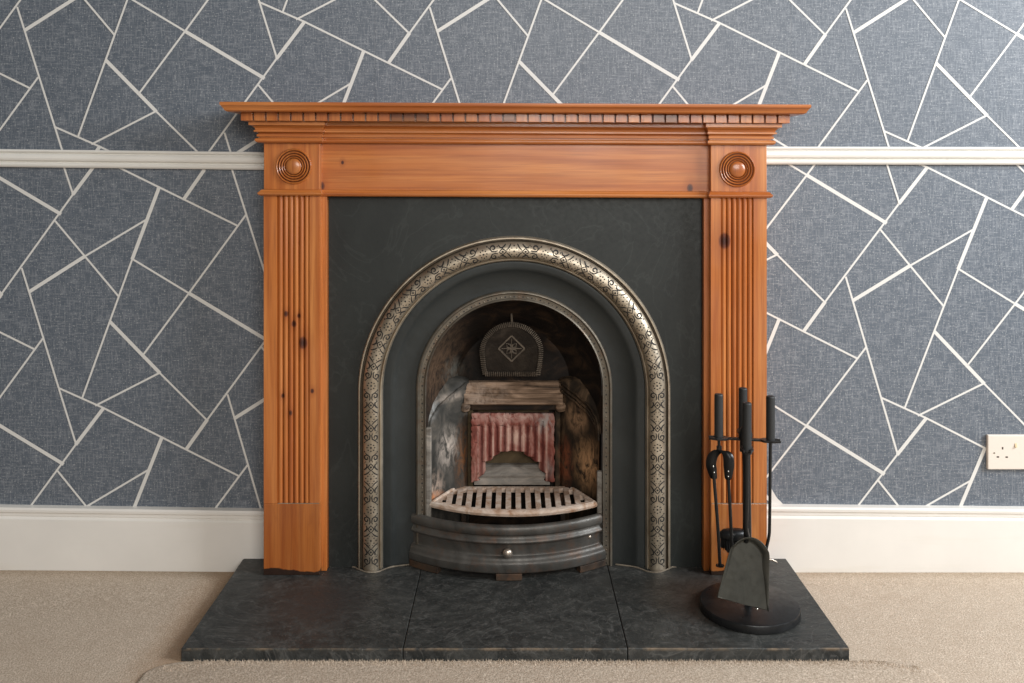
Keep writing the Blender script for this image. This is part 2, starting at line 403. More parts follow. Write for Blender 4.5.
# keep the wall's faces pointing into the room
# floor: fitted carpet
bm = bmesh.new(); nx, ny = 90, 70
G = []
for j in range(ny+1):
    row = []
    for i in range(nx+1):
        x = XL + (XR-XL)*i/nx; t = (j/ny)**2; y = .0 + (YB)*t
        z = .0135 - .0105*max(0, 1+y/.12)
        if x < -.55: z += .006*max(0, 1+y/.30)*min(1, (-.55-x)/.7)
        if -.60 < x < .62 and y > -.40: z = .002
        row.append(bm.verts.new((x, y, z)))
    G.append(row)
for j in range(ny):
    for i in range(nx): bm.faces.new((G[j][i], G[j+1][i], G[j+1][i+1], G[j][i+1]))
structure(obj('floor', bm, M['carpet'], smooth=True, angle=180))
# skirting boards
def skirting(name, xa, xb, za, zb, m):
    prof = [(0, 0), (.020, 0), (.020, -.030), (.0185, -.027), (.015, -.024), (.0165, -.022), (.0165, -.015), (.020, -.012), (.0205, -.006), (.018, -.001), (0, 0)]
    # (depth, height below the top) ; the plain board then the moulded top
    bm = bmesh.new(); rings = []
    for x, zt in ((xa, za), (xb, zb)):
        ring = [V(x, .0, -.005), V(x, .020, -.005)] + [V(x, d, zt+h) for d, h in prof[2:-1]] + [V(x, 0, zt)]
        rings.append(ring)
    R = loft(bm, rings, close_u=True); cap(bm, R[0]); cap(bm, R[1])
    return structure(obj(name, bm, m))
skirting('baseboard_left', XL, -.6125, Z(504.4,.002)+.011, Z(508.6,.002), M['skirting'])
skirting('baseboard_right', .6298, XR, Z(504.0,.002), Z(509.5,.002), M['skirting'])
def rail(name, xa, xb, za, zb):
    h = .0455
    prof = [(0, 0), (.009, 0), (.0125, -.0015), (.0135, -.0045), (.011, -.0075), (.0055, -.009), (.0055, -.0115), (.014, -.0125), (.0165, -.016), (.0170, -.022),
            (.015, -.027), (.0095, -.030), (.0060, -.031), (.0060, -.0335), (.013, -.0350), (.0145, -.038), (.013, -.042), (.009, -h), (0, -h)]
    bm = bmesh.new()
    R = loft(bm, [[V(xa, d, za+q) for d, q in prof], [V(xb, d, zb+q) for d, q in prof]], close_u=True); cap(bm, R[0]); cap(bm, R[1])
    return structure(obj(name, bm, M['rail']))
rail('trim_1', XL, -.6128, Z(149.4,.013)+.010, Z(152.2,.013))
rail('trim_2', .6300, XR, Z(146.6,.013), Z(147.6,.013))

# small torn corner of lining paper beside the right leg
bm = bmesh.new()
pts = [(771, 488), (768.5, 504), (783, 504), (777, 498)]
R = loft(bm, [[V(X(a, .001), .0006, Z(b, .001)) for a, b in pts], [V(X(a, .001), .002, Z(b, .001)) for a, b in pts]], close_u=True); cap(bm, R[0]); cap(bm, R[1])
tag(obj('paper_scrap', bm, M['stripe'], loc=V(X(776), .001, Z(500))), 'small white torn paper corner curling just above the right skirting board beside the wooden leg', 'paper')

# ================================================================== HEARTH
HT = .0402; hd = .456; HB = .0195
hx = [-.6790, -.2240, .2370, .6925]
h = thing('slate_hearth', 'low dark slate hearth slab of three pieces on beige carpet under the fireplace', 'hearth', (0.005, -.2, 0))
for i in range(3):
    bm = bmesh.new(); a = hx[i] + (.0007 if i else 0); b = hx[i+1] - (.0007 if i < 2 else 0)
    n1, n2 = 34, 30
    g = {}
    for j in range(n2+1):
        for k in range(n1+1):
            x = a+(b-a)*k/n1; d = HB+(hd-HB)*j/n2
            dz = 0 if (j in (0,)) else .0009*noise.noise(Vector((x*9+i*7, d*12, 0))) + .0004*noise.noise(Vector((x*40, d*50, i)))
            if j == n2: d += .0012*noise.noise(Vector((x*30, i, 3))); 
            g[j, k] = bm.verts.new(V(x, d, HT + dz - .0004))
    for j in range(n2):
        for k in range(n1): bm.faces.new((g[j,k], g[j+1,k], g[j+1,k+1], g[j,k+1]))
    border = [g[0,k] for k in range(n1+1)] + [g[j,n1] for j in range(1, n2+1)] + [g[n2,k] for k in range(n1-1, -1, -1)] + [g[j,0] for j in range(n2-1, 0, -1)]
    low = [bm.verts.new((v.co.x, v.co.y, .001)) for v in border]
    for q in range(len(border)):
        r_ = (q+1) % len(border); bm.faces.new((border[q], low[q], low[r_], border[r_]))
    bm.faces.new(low)
    obj('slate_slab', bm, M['slate'], h, smooth=True, bevel=.0016, angle=35)

# ================================================================== FIRE SURROUND
HT = .0273; PLACE = True; SHEAR = True
CX = .008; xo, xi = .6190, .4815; bi = .4685
s = thing('fire_surround', 'orange stained pine fire surround with fluted pilasters and dentil shelf against the wallpapered wall', 'mantelpiece', (CX, -.05, HT))
# backing legs and frieze
for sg in (-1, 1):
    bm = bmesh.new(); a, b = sorted((CX+sg*xo, CX+sg*bi)); box(bm, a, b, DB, .060, HT, .965); box(bm, a, b, DB, .0400, .9652, 1.1480)
    obj('leg_backing', bm, M['wood_z'], s, bevel=.001)
bm = bmesh.new(); box(bm, CX-xo, CX+xo, .0402, .060, .9652, 1.1480)
obj('frieze_board', bm, M['wood_frieze'], s, bevel=.001)
# pilasters, reeded
def pilaster(sg):
    bm = bmesh.new(); base = .060; face = .082
    c = CX + sg*(xi+xo)/2 - sg*.004 ; half = .0388; a, b = sorted((CX+sg*xi, CX+sg*xo)); rr = half/6
    pts = [(a, base), (a, face), (c-half-.0015, face), (c-half-.0012, face-.006)]
    for k in range(6):
        for q in range(1, 8):
            an = PI*q/8; pts.append((c-half+rr*(2*k+1)-rr*math.cos(an), face-.0080+rr*1.12*math.sin(an)))
        if k < 5: pts.append((c-half+rr*(2*k+2), face-.0085))
    pts += [(c+half+.0012, face-.006), (c+half+.0015, face), (b, face), (b, base)]
    z0, z1 = .2035, .9640
    R = loft(bm, [[V(x, d, z0) for x, d in pts], [V(x, d, z1) for x, d in pts]], close_u=True); cap(bm, R[0]); cap(bm, R[1])
    return obj('pilaster', bm, M['wood_pil'], s, smooth=True, angle=50)
for sg in (-1, 1):
    pilaster(sg)
    a, b = sorted((CX+sg*xi, CX+sg*xo))
    bm = bmesh.new(); box(bm, a, b, .060, .0838, HT, .2030); obj('plinth_block', bm, M['wood_plinth'], s, bevel=.0012)
    bm = bmesh.new(); box(bm, a, b, .060, .0815, .9640, 1.1480)
    cb = obj('corner_block', bm, M['wood_z'], s, bevel=.001)
    bm = bmesh.new(); tube(bm, [V(a+(.035 if sg < 0 else .002)+.0, .0828, .2035), V(b-.001, .0828, .2035)], .0009, 6); obj('filler_line', bm, M['mortar'], s)
    # turned roundel
    rc = V(X(293.6, .085), .0815, Z(165.4, .085)) if sg < 0 else V(X(737.4, .085), .0815, Z(166.2, .085))
    R0 = .0445; prof = [(R0, -.003), (R0, .0005)]
    rs = [.0445, .0378, .0314, .0252]
    for i, r in enumerate(rs):
        r2 = (rs[i+1] if i < 3 else .0200); w = r-r2
        prof += [(r-w*.12, .0035), (r-w*.38, .0058), (r-w*.62, .0050), (r-w*.82, .0022), (r-w*.93, .0002), (r2, .0002)]
    prof += [(.0198, .0045), (.0178, .0066), (.013, .0084), (.006, .0095), (.0008, .0098)]
    bm = bmesh.new(); lathe(bm, prof, rc, 'y', 48); bm.faces.ensure_lookup_table()
    for k in range(len(prof)-1):
        if k > 1 and max(prof[k][1], prof[k+1][1]) < .0046 and min(prof[k][1], prof[k+1][1]) < .003:
            for q in range(48): bm.faces[k*48+q].material_index = 1
    obj('roundel', bm, [M['wood_ring'], M['stain']], cb, smooth=True, angle=60)
def mitred(bm, prof, xl, xr, df, db=DB, kl=1., kr=1.):
    """moulding that turns the corner at both ends; prof = [(offset, z)] bottom to top"""
    rings = [[V(xl-o*kl, db, z), V(xl-o*kl, df+o, z), V(xr+o*kr, df+o, z), V(xr+o*kr, db, z)] for o, z in prof]
    R = loft(bm, rings, close_u=True); cap(bm, R[0]); cap(bm, R[-1])
cap_prof = [(.000, 1.0934), (.0110, 1.0934), (.0152, 1.0955), (.0175, 1.0985), (.0175, 1.1015), (.0150, 1.1042), (.0085, 1.1052), (.0085, 1.1078), (.0135, 1.1085), (.0138, 1.1140), (.0100, 1.1146),
            (.0105, 1.1165), (.0165, 1.1195), (.0195, 1.1203), (.0195, 1.1240), (.0160, 1.1244), (.0172, 1.1285), (.0210, 1.1325), (.0255, 1.1350), (.0292, 1.1360), (.0292, 1.1450)]
low_prof = [(0, .9625), (.0040, .9628), (.0095, .9650), (.0122, .9685), (.0122, .9710), (.0090, .9735), (.0075, .9750), (.0062, .9775), (.0030, .9790), (0, .9795)]
for sg in (-1, 1):
    a, b = sorted((CX+sg*xi, CX+sg*xo)); kl, kr = (1, .62) if sg < 0 else (.62, 1)
    bm = bmesh.new(); mitred(bm, cap_prof, a, b, .0815, kl=kl, kr=kr); obj('capital_moulding', bm, M['wood_x'], s, smooth=True, angle=25)
    bm = bmesh.new(); mitred(bm, low_prof, a, b, .0820, kl=kl, kr=kr); obj('block_moulding', bm, M['wood_x'], s, smooth=True, angle=25)
bm = bmesh.new(); mitred(bm, [(o*.95, z) for o, z in cap_prof], CX-xi-.006, CX+xi+.006, .060, kl=0, kr=0); obj('frieze_moulding', bm, M['wood_x'], s, smooth=True, angle=25)
bm = bmesh.new(); mitred(bm, [(o*.62, z-.0008) for o, z in low_prof], CX-xi-.006, CX+xi+.006, .060, kl=0, kr=0); obj('frieze_lower_moulding', bm, M['wood_x'], s, smooth=True, angle=25)
# dentil course
bm = bmesh.new(); mitred(bm, [(0, 1.1450), (0, 1.1660)], CX-.6500, CX+.6500, .1150)
dc = obj('dentil_course', bm, M['wood_dark'], s)  # darker pine on the backing paints shade into the gaps between dentils
x0, x1 = CX-.6625, CX+.6625; nden = 44; w = (x1-x0)/nden
for i in range(nden):
    bm = bmesh.new(); a = x0+w*i+(0 if i == 0 else .0021); b = x0+w*(i+1)-(0 if i == nden-1 else .0021)
    box(bm, a, b, .1150, .1264, 1.1455, 1.1657)
    dm = M['wood_dark'] if i in (12, 13, 14, 21, 33, 34) else M['wood_z']
    obj('dentil', bm, dm, dc, bevel=.0006)
for sg in (-1, 1):
    for k in range(3):
        bm = bmesh.new(); a, b = sorted((CX+sg*.6500, CX+sg*.6625)); box(bm, a, b, .004+.0345*k, .004+.0345*k+.030, 1.1455, 1.1657)
        obj('dentil', bm, M['wood_z'], dc, bevel=.0006)
# shelf
sp = [(-.0135, 1.1655), (-.0125, 1.1660), (-.0085, 1.1685), (-.0075, 1.1715), (-.0050, 1.1750), (-.0020, 1.1790), (-.0005, 1.1800), (0, 1.1815), (0, 1.1868), (-.001, 1.1878)]
bm = bmesh.new(); mitred(bm, sp, CX-.7010, CX+.7010, .166); obj('mantel_shelf', bm, M['wood_x'], s, smooth=True, angle=25)

# ================================================================== CAST IRON INSERT
SHEAR = False
ic = .0055; SPR = .4724     # centre line, height where the arch springs
ins = thing('fireplace_insert', 'black cast iron arched fireplace insert with polished patterned arch inside the pine surround', 'fireplace', (ic, -.03, HT))
def upath(r, zb=HT, spr=SPR, nleg=24, narc=64, cx=ic):
    """(x, z, outward x, outward z) up the left leg, over the arch and down the right"""
    out = []
    for i in range(nleg): out.append((cx-r, zb+(spr-zb)*i/nleg, -1, 0))
    for i in range(narc+1):
        a = PI - PI*i/narc; out.append((cx+r*math.cos(a), spr+r*math.sin(a), math.cos(a), math.sin(a)))
    for i in range(nleg-1, -1, -1): out.append((cx+r, zb+(spr-zb)*i/nleg, 1, 0))
    return out
ADROP = .0055        # the outer arch springs slightly lower than the inner one
def sweep(bm, prof, mi=0, **kw):
    def sp(r): return SPR - ADROP*max(0, min(1, (r-.250)/.075))
    return loft(bm, [[V(x, d, z) for x, z, _, _ in upath(r, spr=sp(r), **kw)] for r, d in prof], mi=mi)
def rp(px, d): return px*K(d)
# front plate
bm = bmesh.new()
xl, xr, zt = CX-bi+.001, CX+bi-.001, .9610
arch = upath(rp(155, .036), spr=SPR-.0055)
outer = []
cxm = (xl+xr)/2
for (x, z, nx_, nz_) in arch:
    if nz_ == 0 and z < SPR-ADROP: outer.append((xl if nx_ < 0 else xr, z))
    else:
        t = []
        if nx_ < -1e-6: t.append((x-xl)/-nx_)
        if nx_ > 1e-6: t.append((xr-x)/nx_)
        if nz_ > 1e-6: t.append((zt-z)/nz_)
        q = min(t); outer.append((x+nx_*q, z+nz_*q))
# snap the two samples nearest the corners
for cxr in (xl, xr):
    k = min(range(len(outer)), key=lambda i: (outer[i][0]-cxr)**2 + (outer[i][1]-zt)**2); outer[k] = (cxr, zt)
loft(bm, [[V(x, .036, z) for x, z in outer], [V(x, .036, z) for x, z, _, _ in arch]])
R_ = obj('front_plate', bm, M['plate'], ins)
sm = R_.modifiers.new('thickness', 'SOLIDIFY'); sm.thickness = .006; sm.offset = 0
# patterned arch moulding
bm = bmesh.new()
P1 = [(156.3, .034), (156.3, .047), (155.5, .0505), (154.3, .0505), (153.6, .047), (153.1, .042), (152.0, .042), (151.6, .046)]
orn = []
OC, OR, OH = 143.3, 8.2, .0170
for i in range(19):
    a = PI*i/18; orn.append((OC + OR*math.cos(a), .0480 + OH*math.sin(a)))
P2 = [(134.7, .0460), (134.3, .0485), (133.6, .0495), (132.8, .0485), (132.2, .044), (131.2, .0405)]
prof = [(rp(r, d), d) for r, d in P1 + orn + P2]
SW = sweep(bm, prof)
bm.verts.index_update()
nu = len(SW[0])
for k_ in (4, 5, 6, 7):  # groove faces get the brown that stands in for their shade
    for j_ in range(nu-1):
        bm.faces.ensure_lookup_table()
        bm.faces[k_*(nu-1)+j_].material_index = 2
# relief pattern on the half-round: dark cut recesses
def surf(s_, v):
    """s_ = length along the centre line from the left foot, v = -1 outer .. 1 inner"""
    v = max(-.96, min(.96, v)); d = .0480 + OH*math.sqrt(1-v*v) + .0005; r = rp(OC - OR*v, d); rc_ = rp(OC, .06)
    SPR_ = SPR-ADROP; leg = SPR_-HT; arc = PI*rc_
    if s_ < leg: x, z = ic-r, HT+s_
    elif s_ < leg+arc: t = PI-(s_-leg)/rc_; x, z = ic+r*math.cos(t), SPR_+r*math.sin(t)
    else: x, z = ic+r, SPR_-(s_-leg-arc)
    return V(x, d, z)
def dot(s_, v, ra, rb=None, n=8):
    rb = rb or ra; c = bm.verts.new(surf(s_, v)); ring = []
    for k in range(n):
        t = 2*PI*k/n; ring.append(bm.verts.new(surf(s_+ra*math.cos(t), v+rb/.0200*math.sin(t))))
    for k in range(n): bm.faces.new((c, ring[k], ring[(k+1) % n])).material_index = 1
def stroke(pts, w):
    L = []; n = len(pts)
    for i, (a, b) in enumerate(pts):
        a0, b0 = pts[max(i-1, 0)]; a1, b1 = pts[min(i+1, n-1)]; ta, tb = a1-a0, b1-b0; l = math.hypot(ta, tb) or 1
        ww = 1.45*w*(.35 + .65*math.sin(PI*(i+.5)/n)); L.append(((a-tb/l*ww, b+ta/l*ww), (a+tb/l*ww, b-ta/l*ww)))
    vs = [(bm.verts.new(surf(p[0], p[1]/.0200)), bm.verts.new(surf(q[0], q[1]/.0200))) for p, q in L]
    for i in range(n-1): bm.faces.new((vs[i][0], vs[i][1], vs[i+1][1], vs[i+1][0])).material_index = 1
total = 2*(SPR-ADROP-HT) + PI*rp(OC, .06)
per = .1502; nper = round(total/per); per = total/nper
k = 0
for i in range(nper+1):
    s0 = i*per
    if .006 < s0 < total-.006:
        for q in range(8): dot(s0+.0085*math.cos(q*PI/4), .0085/.0200*math.sin(q*PI/4)*1.1, .0017, .0019)
        dot(s0, 0, .0024)
    if i == nper: break
    for half in (1, -1):
        def T(u): return s0 + (u*per if half > 0 else per - u*per)
        for sd in (1, -1):
            sp_ = []
            for q in range(15):   # spiral scroll
                t = q/14*PI*2.1; r = .0072*(1-.62*q/14)
                sp_.append((T(.165) + half*(r*math.cos(t+2.2)), sd*(.0108 - r*math.sin(t+2.2)*.9)))
            stroke(sp_, .0012)
            stroke([(T(.09), sd*.014), (T(.12), sd*.0085), (T(.14), sd*.0035), (T(.20), sd*.002), (T(.235), sd*.004)], .0011)
            stroke([(T(.25), sd*.016), (T(.28), sd*.010), (T(.315), sd*.0095), (T(.35), sd*.0135), (T(.37), sd*.017)], .0013)
            stroke([(T(.255), 0), (T(.285), sd*.004), (T(.315), sd*.0072), (T(.345), sd*.004), (T(.375), 0)], .0010)
            stroke([(T(.375), sd*.003), (T(.41), sd*.0075), (T(.435), sd*.013), (T(.45), sd*.017)], .0011)
            dot(T(.46), sd*.0075/.0200, .0016); dot(T(.235), sd*.013/.0200, .0014); dot(T(.075), sd*.0155/.0200, .0018); dot(T(.425), sd*.0035/.02, .0013)
        dot(T(.315), 0, .0026)
    dot(s0+.5*per, 0, .0022)
    for sd in (1, -1): dot(s0+.5*per, sd*.013/.0200, .0018)
    dot(s0+.5*per-.0001, 0, .0022)
obj('patterned_arch', bm, [M['steel'], M['recess'], M['groove_shade']], ins, smooth=True, angle=50)
# concave channel
bm = bmesh.new()
ch = [(131.6, .0405), (130.2, .037), (127.5, .0375), (124.4, .0365), (122.5, .0365), (120.5, .033), (117, .0285), (112, .0245), (106, .0222), (101, .0212), (98.0, .0212), (96.5, .0210)]
sweep(bm, [(rp(r, d), d) for r, d in ch]); obj('arch_channel', bm, M['channel'], ins, smooth=True, angle=50)
# beaded rim
bm = bmesh.new()
rim = [(98.2, .0205), (98.2, .0290), (97.4, .0320), (96.2, .0325), (95.2, .0300), (94.6, .0270), (93.0, .0265), (90.6, .0265), (89.9, .0290), (89.0, .0300), (88.2, .0280), (88.0, .0150)]
sweep(bm, [(rp(r, d), d) for r, d in rim])
rb = rp(92.0, .027); leg = SPR-HT; arc = PI*rb; tot = 2*leg+arc; n = 145
for i in range(n):
    s_ = (i+.5)*tot/n
    if s_ < leg: x, z, a = ic-rb, HT+s_, 0
    elif s_ < leg+arc: a = PI-(s_-leg)/rb; x, z = ic+rb*math.cos(a), SPR+rb*math.sin(a)
    else: x, z, a = ic+rb, SPR-(s_-leg-arc), 0
    if i % 2 == 0:
        c = bm.verts.new(V(x, .0271, z)); ring = [bm.verts.new(V(x+.0022*math.cos(t), .0269, z+.0022*math.sin(t))) for t in [2*PI*q/8 for q in range(8)]]
        for q in range(8): bm.faces.new((c, ring[q], ring[(q+1) % 8])).material_index = 1
    else:
        c = bm.verts.new(V(x, .0290, z)); ring = [bm.verts.new(V(x+.0023*math.cos(t), .0266, z+.0023*math.sin(t))) for t in [2*PI*q/8 for q in range(8)]]
        for q in range(8): bm.faces.new((c, ring[q], ring[(q+1) % 8]))
obj('beaded_rim', bm, [M['steel_dull'], M['recess']], ins, smooth=True, angle=50)
# firebox shell
bm = bmesh.new()
rings = []
for d, r, spr in ((.0155, .2226, SPR), (.0, .2195, SPR), (-.03, .210, SPR-.002), (-.06, .196, SPR-.006), (-.09, .178, SPR-.012), (-.115, .162, SPR-.018), (-.135, .150, SPR-.024)):
    rings.append([V(x, d, z) for x, z, _, _ in upath(r, spr=spr, zb=.031)])
R = loft(bm, rings); cap(bm, R[-1])
bm.faces.new([v for r in R for v in (r[0],)] + [v for r in reversed(R) for v in (r[-1],)])
obj('firebox_shell', bm, M['shell'], ins, smooth=True, angle=50)
# lower splayed cheeks
GZ = .183
def cheek(sg, m):
    bm = bmesh.new()
    # (x from the centre, depth, top)
    K_ = [(.2185, .008, .352), (.2150, -.004, .385), (.2010, -.028, .412), (.1800, -.052, .430), (.1560, -.076, .446), (.1310, -.100, .460), (.1210, -.128, .462)]
    P = smooth_pts([V(ic+sg*x, d, z) for x, d, z in K_], 5)
    top = []
    for i, p in enumerate(P):
        w_ = .004*noise.noise(Vector((i*.7, sg*3, 0))) + .002*noise.noise(Vector((i*2.1, sg, 4)))
        top.append(p + Vector((0, 0, w_)))
    low = [Vector((p.x, p.y, .050)) for p in P]
    rows = []
    N = 14
    for j in range(N+1):
        t = j/N; row = []
        for a, b in zip(low, top):
            q = a.lerp(b, t)
            bul = math.sin(PI*min(1, max(0, (q.z-GZ)/(b.z-GZ))))*.010 if q.z > GZ else 0
            row.append(q + Vector((sg*-.25*bul, .6*bul, 0)))
        rows.append(row)
    out = [p + Vector((sg*.012, 0, .006)) for p in top]
    out2 = [p + Vector((sg*.045, 0, .010)) for p in top]
    loft(bm, rows + [out, out2])
    # raised ribs that follow the curve
    for k_, off in enumerate((0.004, .016, .026) if sg > 0 else (.004,)):
        tube(bm, [p + Vector((-sg*.003, -.003, -off-.006*k_*0)) for p in top[2:-3]], .0028, 6)
    return obj('cheek_plate', bm, m, ins, smooth=True, angle=60)
cheek(-1, M['cheek_left'])['label'] = 'left cheek with pale ash marks and painted-in light'
cheek(1, M['cheek_right'])['label'] = 'right cheek, brown and sooty, with painted-in shade'
# vertical rim flanges inside the opening, beside the grate
for sg in (-1, 1):
    bm = bmesh.new(); top_ = .372 if sg < 0 else .262
    a, b = sorted((ic+sg*.2235, ic+sg*.2095)); box(bm, a, b, .008, .0225, .13, top_)
    obj('rim_flange', bm, M['lip'], ins, bevel=.003)
# stepped ledge across the back
bm = bmesh.new()
lp = [(.400, .094), (.404, .090), (.408, .090), (.410, .094), (.417, .094), (.419, .098), (.428, .098), (.430, .104), (.437, .104), (.439, .108), (.446, .108), (.449, .112), (.456, .112), (.457, .128)]
a0, a1 = X(464, -.1), X(563, -.1)
R = loft(bm, [[V(x, -d, z) for z, d in lp] + [V(x, -.134, .457), V(x, -.134, .400)] for x in (a0, a0+.02, a1-.02, a1)], close_u=True); cap(bm, R[0]); cap(bm, R[-1])
for k_ in (0, -1):
    pass
obj('stepped_ledge', bm, M['ledge'], ins, bevel=.001)
bm = bmesh.new(); box(bm, X(471, -.1), X(560, -.1), -.134, -.106, .384, .400); obj('ledge_recess', bm, M['shell'], ins, bevel=.001)
for sg in (-1, 1):
    bm = bmesh.new(); xx = X(465, -.095) if sg < 0 else X(561, -.095)
    lathe(bm, [(.004, .380), (.012, .384), (.0145, .392), (.014, .400), (.009, .405), (.003, .407)], (xx, .102, 0), 'z', 14)
    obj('ledge_bracket', bm, M['ledge'], ins, smooth=True)
    bm = bmesh.new(); a, b = sorted((ic+sg*.1240, ic+sg*.1090)); box(bm, a, b, -.134, -.112, .17, .385)
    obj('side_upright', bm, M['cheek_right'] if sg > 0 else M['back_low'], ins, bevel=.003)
# firebrick with vertical flutes and a ragged burnt-away arch below
bm = bmesh.new(); nx, nz = 110, 70
bx0, bx1, bz0, bz1 = X(471.5, -.1), X(554, -.1), Z(479, -.1), Z(410.5, -.1)
def brick_low(px):
    L = [(471, 479), (477, 478), (479, 472), (483, 462), (489, 455), (497, 450), (505, 448), (515, 448), (524, 449), (530, 453), (537, 457), (542, 462), (546, 470), (549, 478), (555, 479)]
    for (a, ya), (b, yb) in zip(L, L[1:]):
        if a <= px <= b: return ya + (yb-ya)*(px-a)/(b-a)
    return 479
g = {}
for i in range(nx+1):
    px = 471.5 + 82.5*i/nx; x = X(px, -.1)
    zl = Z(brick_low(px) + 1.6*noise.noise(Vector((px*.8, 0, 0))), -.1)
    for j in range(nz+1):
        z = zl + (bz1-zl)*j/nz; py = 151-(z-EYE)/K(-.1)
        fl = 0
        tt = (px-478)/7.6
        if 476 < px < 549:
            f = .5-.5*math.cos(2*PI*tt); vv = max(0, min(1, (py-420)/3.0))
            fl = -.0135*f*vv
        lean = .010*(z-bz0)/(bz1-bz0)
        g[i, j] = bm.verts.new(V(x, -.106+lean+fl+.0012*noise.noise(Vector((px*.3, py*.3, 2))), z))
for i in range(nx):
    for j in range(nz): bm.faces.new((g[i,j], g[i+1,j], g[i+1,j+1], g[i,j+1]))
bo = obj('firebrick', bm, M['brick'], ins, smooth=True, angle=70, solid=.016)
bm = bmesh.new(); box(bm, X(478, -.125), X(549, -.125), -.134, -.129, .18, .40); obj('brick_cavity', bm, M['back_low'], ins)
# lower lip bar behind the grate
bm = bmesh.new()
lb = [(.186, .100), (.196, .100), (.200, .104), (.206, .104), (.208, .100), (.214, .100), (.218, .104), (.232, .106), (.236, .112), (.236, .128), (.186, .128)]
R = loft(bm, [[V(x, -d, z) for z, d in lb] for x in (X(474, -.1), X(550, -.1))], close_u=True); cap(bm, R[0]); cap(bm, R[-1])
obj('back_lip', bm, M['lip'], ins, bevel=.001)
# register plate
def damper_outline(n=96):
    c = V(X(511.5, -.09), -.09, Z(351, -.09)); out = []
    kk = K(-.09)
    pts = []
    for i in range(61):
        a = -.06*PI + (1.12*PI)*i/60
        pts.append((30.0*math.cos(a), -(-29.5*math.sin(a)) if False else 29.0*math.sin(a)*1.0))
    # sides curve in towards the flat foot
    pts = [(27.0, -22.5), (28.5, -14)] + pts + [(-28.5, -14), (-27.0, -22.5)]
    return [(p[0]*kk, p[1]*kk) for p in pts], c
dp, dcen = damper_outline()
def dpos(x, z, d): return V(dcen.x + x, -.098 + (z+.06)*.10 + d, dcen.z + z)
bm = bmesh.new()
def ringify(sc_, d): return [dpos(x*sc_, (z+.0)*sc_, d) for x, z in dp]
R = loft(bm, [ringify(1.0, -.014), ringify(1.0, .003), ringify(.985, .0055), ringify(.93, .0055), ringify(.915, .002)], close_u=True); cap(bm, R[-1]); cap(bm, R[0])
da = obj('register_plate', bm, M['damper'], ins, smooth=True, angle=40)
bm = bmesh.new()   # serrated border
L = dp + [dp[0]]; acc = 0; step = .0052; rem = 0
for (a, b) in zip(L, L[1:]):
    seg = Vector((b[0]-a[0], b[1]-a[1])); ln = seg.length; u = seg/ln if ln else seg; nrm = Vector((u.y, -u.x))
    t = rem
    while t < ln:
        p = Vector(a)+u*t; o1 = p+nrm*.0045; i1 = p-nrm*.0075
        tube(bm, [dpos(o1.x, o1.y, .003), dpos(i1.x, i1.y, .0085)], .0017, 5); t += step
    rem = t-ln
obj('serrated_border', bm, M['damper_edge'], da, smooth=True)
bm = bmesh.new()
def dtube(pts, r=.0014, d=.0035): tube(bm, [dpos(x*K(-.09), z*K(-.09), d) for x, z in pts], r, 6)
cz = 4.0
dm_ = [(0, 13+cz), (13, cz), (0, -13+cz), (-13, cz)]
for i in range(4): dtube([dm_[i], dm_[(i+1) % 4]], .0027)
for i in range(4):
    a = PI/4+PI/2*i; c_, s_ = math.cos(a), math.sin(a)
    dtube([(0, cz), (c_*4-s_*2, s_*4+c_*2+cz), (c_*7.2, s_*7.2+cz), (c_*4+s_*2, s_*4-c_*2+cz), (0, cz)], .0023)
dtube([(-10, cz), (10, cz)], .0012); dtube([(0, 10+cz), (0, -10+cz)], .0012)
obj('diamond_crest', bm, M['damper_edge'], da, smooth=True)
bm = bmesh.new(); tube(bm, [V(X(512, -.085), -.088, Z(324, -.085)), V(X(511.5, -.085), -.082, Z(312, -.085))], [.0035, .0026], 8)
obj('register_catch', bm, M['damper_edge'], da, smooth=True)
# mortar along the foot
foot_l = [(330, .037), (352, .037), (357, .047), (361, .056), (366, .067), (373, .069), (379, .064), (385, .050), (392, .037), (402, .029), (411, .0225)]
for side in (0, 1):
    pts = [V(X(px if not side else 1026.5-px, d), d+.0005, HT+.0008) for px, d in foot_l]
    pts = smooth_pts(pts, 3)
    bm = bmesh.new(); tube(bm, pts, [.0018+.0008*noise.noise(Vector((i*.9, side, 0))) for i in range(len(pts))], 6)
    obj('mortar_bead', bm, M['mortar'], ins, smooth=True)

# ================================================================== GRATE
gr = thing('fire_grate', 'ash coated bow fronted iron grate with slots lying in the fireplace opening', 'grate', (.004, -.0, GZ))
gc = .0035
tipx, tipd, frontd = .2080, .0200, .0840; backd = -.098; bhx = .1460
Rg = (tipx**2+(frontd-tipd)**2)/(2*(frontd-tipd)); gcen = frontd-Rg
def gfront(x, off=0): return gcen + math.sqrt(max(0, (Rg-off)**2 - (x)**2))
# plan polygon with slots: thin bars built as one plate
bm = bmesh.new()
T = .012
slots = []
pitch = .0252
for i in range(-7, 8):
    u = i*pitch; w2 = .0058
    f1 = gfront(u, .018); 
    b1 = backd + .012
    xl_ = bhx; 
    # side edge from tip to back corner
    ax = abs(u)
    if ax > bhx: b1 = max(b1, backd + (ax-bhx)*(tipd-backd-.010)/(tipx-bhx) + .016)
    elif ax > bhx-.03: b1 += (ax-bhx+.03)*.35
    if f1-b1 > .004: slots.append((u, b1, f1, w2))
def slab(poly, z0, z1):
    a = [bm.verts.new(V(gc+x, d, z0)) for x, d in poly]; b = [bm.verts.new(V(gc+x, d, z1)) for x, d in poly]
    n = len(poly); bm.faces.new(a); bm.faces.new(b)
    for i in range(n): bm.faces.new((a[i], a[(i+1) % n], b[(i+1) % n], b[i]))
def gback(x):
    ax = abs(x)
    if ax <= bhx: return backd
    return backd + (ax-bhx)*(tipd-backd-.010)/(tipx-bhx)
xs = [-tipx+.001]
for u, b1, f1, w2 in slots: xs += [u-w2, u+w2]
